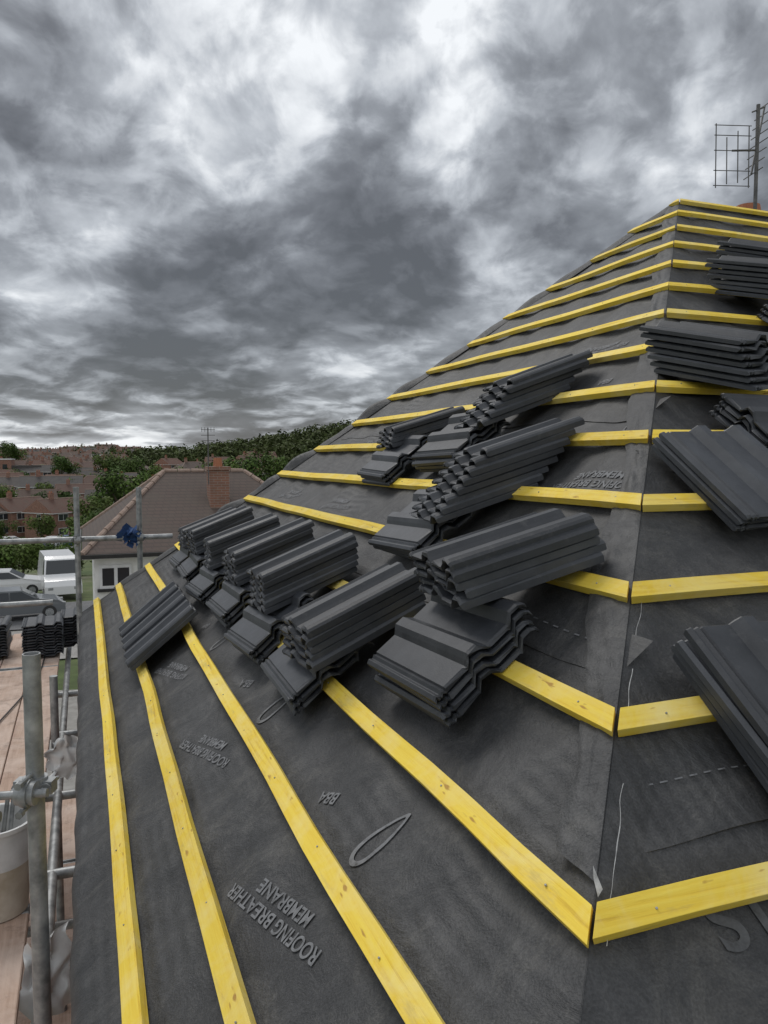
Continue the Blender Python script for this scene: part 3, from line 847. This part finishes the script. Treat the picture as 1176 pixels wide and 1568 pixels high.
for k in range(560):
    az=rnd.uniform(-33,-9); D=150+780*rnd.random()
    x=math.tan(rt(az))*D;y=D; h=rnd.uniform(3.5,7.5)*(1.3 if D>500 else 1)
    if any(math.hypot(x-a,y-b2)<7.5 for a,b2 in placed): continue
    crown(mb,Vector((x,y,gz(x,y)+h*.45)),h*.5,h*.48,90,.7,rnd,0)
mb.build('distant_trees',[M_leafd])

# ---------------------------------------------------------------- vehicles
def car_me(name,colr,van=False):
    m,nt,b=newmat(name+'_paint'); b.inputs['Base Color'].default_value=(*colr,1); b.inputs['Roughness'].default_value=.28
    b.inputs['Coat Weight'].default_value=.6
    mb=MB(); 
    if van: prof=[(-2.6,.35),(-2.6,1.0),(-2.55,2.15),(-2.4,2.35),(1.0,2.35),(1.3,2.2),(1.85,1.3),(2.45,1.1),(2.6,.8),(2.6,.35)]; w=.98
    else: prof=[(-2.05,.32),(-2.1,.75),(-2.0,.98),(-1.75,1.05),(-1.35,1.42),(-.9,1.48),(.1,1.46),(.9,1.02),(1.75,.9),(2.05,.7),(2.08,.32)]; w=.87
    n=len(prof); top=max(z for _,z in prof); vs=[]
    def ww(z): return w*(1-.16*max(0,(z-1.0)/(top-.99)))
    for s in(-1,1):
        for x,z in prof: vs.append((x,s*ww(z),z))
    fs=[tuple(range(n)),tuple(range(2*n-1,n-1,-1))]
    for i in range(n):
        j=(i+1)%n; fs.append((j,i,n+i,n+j))
    mb.add(vs,fs,0)
    z0,z1=(1.35,2.1) if van else (1.04,1.40)
    segs=[(1.0,1.55,.85,1.15)] if van else [(-1.35,-.45,-1.1,-.45),(-.38,.72,-.38,.12)]
    for s in(-1,1):
        for (a,b2,c,d) in segs:
            mb.add([(a,s*(ww(z0)+.006),z0),(b2,s*(ww(z0)+.006),z0),(d,s*(ww(z1)+.006),z1),(c,s*(ww(z1)+.006),z1)],[(0,1,2,3)],1)
    if van: mb.add([(1.80,-.85,1.42),(1.80,.85,1.42),(1.36,.76,2.14),(1.36,-.76,2.14)],[(0,1,2,3)],1); mb.add([(-2.60,-.8,1.35),(-2.60,.8,1.35),(-2.575,.74,1.95),(-2.575,-.74,1.95)],[(0,1,2,3)],1)
    else:
        mb.add([(.86,-.76,1.055),(.86,.76,1.055),(.16,.70,1.445),(.16,-.70,1.445)],[(0,1,2,3)],1)
        mb.add([(-1.74,-.76,1.075),(-1.74,.76,1.075),(-1.39,.72,1.40),(-1.39,-.72,1.40)],[(0,1,2,3)],1)
    bx=2.6 if van else 2.08
    for s in(-1,1):
        for x in(-.62*bx,.64*bx):
            mb.tube((x,s*(w-.2),.33),(x,s*(w+.02),.33),.33,seg=18,mi=2); mb.tube((x,s*(w+.02),.33),(x,s*(w+.03),.33),.2,seg=12,mi=3)
        mb.box(I,(-bx-.02,s*.72-.1,.7),(-bx+.08,s*.72+.1,.9),4)
        mb.box(I,(bx-.12,s*.68-.13,.62),(bx+.01,s*.68+.13,.76),3)
    return mb.build(name,[m,M_glass,M_black,M_steel,M_pot],link=False)
CW=car_me('white_car',(.7,.7,.7)); CR=car_me('red_car',(.35,.02,.02)); CG=car_me('grey_car',(.12,.13,.14)); CB=car_me('blue_car',(.03,.08,.2)); VAN=car_me('white_van',(.75,.75,.75),True)
def putcar(me,nm,px,D,rot):
    x=(px-588)/1202*D; put(nm,me,Matrix.Translation((x,D,gz(x,D)+.13))@Matrix.Rotation(rt(rot),4,'Z'))
putcar(VAN,'white_van',86,46,-62)
putcar(CG,'parked_car',22,38,28); putcar(CW,'parked_car',8,46,20)
for i,(px,D) in enumerate(((8,92),(38,96),(60,98),(84,101),(105,103),(20,101),(-20,90))):
    putcar((CR,CW,CG,CW,CB,CW,CG)[i],'parked_car',px,D,(100,80,95,85,100,34,80)[i])

# ---------------------------------------------------------------- world
w=bpy.data.worlds.new('World'); scene.world=w; w.use_nodes=True; nt=w.node_tree
bg=nt.nodes['Background']
SAZ,SEL=rt(-35),rt(52)
sky=N(nt,'ShaderNodeTexSky'); sky.sky_type='NISHITA'; sky.sun_disc=False; sky.sun_elevation=SEL; sky.sun_rotation=SAZ
tc=N(nt,'ShaderNodeTexCoord'); nrm=N(nt,'ShaderNodeVectorMath',operation='NORMALIZE'); nt.links.new(tc.outputs['Generated'],nrm.inputs[0])
sp=N(nt,'ShaderNodeSeparateXYZ'); nt.links.new(nrm.outputs[0],sp.inputs[0])
zp=math_(nt,'MAXIMUM',sp.outputs[2],0.0)
lv=math_(nt,'LOGARITHM',math_(nt,'ADD',zp,.085),math.e)
cb=N(nt,'ShaderNodeCombineXYZ'); nt.links.new(math_(nt,'MULTIPLY',sp.outputs[0],1.9),cb.inputs[0]); nt.links.new(math_(nt,'MULTIPLY',sp.outputs[1],1.4),cb.inputs[1]); nt.links.new(lv,cb.inputs[2])
P=cb.outputs[0]
def off(v,o):
    a=N(nt,'ShaderNodeVectorMath',operation='ADD'); nt.links.new(v,a.inputs[0]); a.inputs[1].default_value=o; return a.outputs[0]
big=noise(nt,off(P,(2.3,2.2,4)),1.3,2,.5,.2)
a1=noise(nt,off(P,(3.1,1.7,0)),2.7,8,.50,.25)
a2=noise(nt,off(P,(3.07,1.7,.075)),2.7,8,.50,.25)
a3=noise(nt,off(P,(6.4,4.7,1.5)),7.5,6,.55,.35)
a4=noise(nt,off(P,(6.4,4.7,1.54)),7.5,6,.55,.35)
relief=math_(nt,'SUBTRACT',a1,a2)
relief2=math_(nt,'SUBTRACT',a3,a4)
body=N(nt,'ShaderNodeMapRange'); body.interpolation_type='SMOOTHERSTEP'; nt.links.new(a1,body.inputs[0])
body.inputs[1].default_value=.42; body.inputs[2].default_value=.58; body.inputs[3].default_value=.18; body.inputs[4].default_value=-.15
puff=N(nt,'ShaderNodeMapRange'); puff.interpolation_type='SMOOTHSTEP'; nt.links.new(a3,puff.inputs[0])
puff.inputs[1].default_value=.40; puff.inputs[2].default_value=.62; puff.inputs[3].default_value=-.08; puff.inputs[4].default_value=.10
val=math_(nt,'MULTIPLY_ADD',math_(nt,'SUBTRACT',big,.5),-.7,.40)
val=math_(nt,'ADD',val,body.outputs[0])
val=math_(nt,'MULTIPLY_ADD',relief,1.25,val)
val=math_(nt,'ADD',val,math_(nt,'MULTIPLY',puff.outputs[0],.75))
val=math_(nt,'MULTIPLY_ADD',relief2,.40,val)
# broken brighter layers low down
hz=N(nt,'ShaderNodeMapRange'); hz.interpolation_type='SMOOTHSTEP'; nt.links.new(sp.outputs[2],hz.inputs[0])
hz.inputs[1].default_value=.17; hz.inputs[2].default_value=.03; hz.inputs[3].default_value=0; hz.inputs[4].default_value=1
val=math_(nt,'ADD',val,math_(nt,'MULTIPLY',hz.outputs[0],math_(nt,'MULTIPLY_ADD',puff.outputs[0],1.5,.10)))
def patch(px,py,rdeg,amt):
    global val
    cx=(px-588)/1202; cy=(784-py)/1202
    d=Vector((cx,.9976+.0698*cy,-.0698+.9976*cy)).normalized()
    dt=N(nt,'ShaderNodeVectorMath',operation='DOT_PRODUCT'); nt.links.new(nrm.outputs[0],dt.inputs[0]); dt.inputs[1].default_value=d
    mr=N(nt,'ShaderNodeMapRange'); mr.interpolation_type='SMOOTHERSTEP'
    nt.links.new(dt.outputs['Value'],mr.inputs[0]); mr.inputs[1].default_value=math.cos(rt(rdeg)); mr.inputs[2].default_value=1
    mr.inputs[3].default_value=0; mr.inputs[4].default_value=amt
    val=math_(nt,'ADD',val,mr.outputs[0])
patch(215,250,8,.30); patch(500,110,14,.20); patch(860,120,15,.18); patch(1000,250,7,.16)
patch(120,430,14,-.16); patch(430,460,16,-.26); patch(650,400,13,-.12); patch(60,60,13,-.06)
patch(60,590,10,.16); patch(330,620,8,.08); patch(560,590,9,.20); patch(760,490,7,.16)
mr=N(nt,'ShaderNodeMapRange'); nt.links.new(sp.outputs[1],mr.inputs[0]); mr.inputs[1].default_value=.55; mr.inputs[2].default_value=-.2; mr.inputs[3].default_value=0; mr.inputs[4].default_value=.30
val=math_(nt,'ADD',val,mr.outputs[0])
cc=ramp(nt,val,[(.0,(.095,.100,.108)),(.20,(.150,.158,.173)),(.42,(.275,.292,.318)),(.62,(.47,.497,.533)),(.90,(.86,.885,.91))])
mx=mixc(nt,1.0,cc,(10,10,10),'MULTIPLY')
mx=mixc(nt,.05,mx,sky.outputs[0])
lowm=N(nt,'ShaderNodeMapRange'); nt.links.new(sp.outputs[2],lowm.inputs[0]); lowm.inputs[1].default_value=-.02; lowm.inputs[2].default_value=0.0
mx=mixc(nt,lowm.outputs[0],(.8,.85,.8),mx)
nt.links.new(mx,bg.inputs['Color']); bg.inputs['Strength'].default_value=.11
sd=bpy.data.lights.new('sun','SUN'); sd.energy=1.4; sd.angle=rt(24); sd.color=(1,.97,.93)
so=bpy.data.objects.new('sun',sd); col.objects.link(so)
sv=Vector((math.sin(SAZ)*math.cos(SEL),math.cos(SAZ)*math.cos(SEL),math.sin(SEL)))
so.rotation_euler=(-sv).to_track_quat('-Z','Y').to_euler()
scene.view_settings.view_transform='Standard'; scene.view_settings.look='None'; scene.view_settings.exposure=0
cam=bpy.data.cameras.new('camera'); cam.sensor_fit='VERTICAL'; cam.sensor_height=36; cam.lens=36*1202/1568
cam.clip_start=.05; cam.clip_end=6000
co=bpy.data.objects.new('camera',cam); col.objects.link(co); co.location=(0,0,CZ); co.rotation_euler=(rt(86),0,0)
scene.camera=co
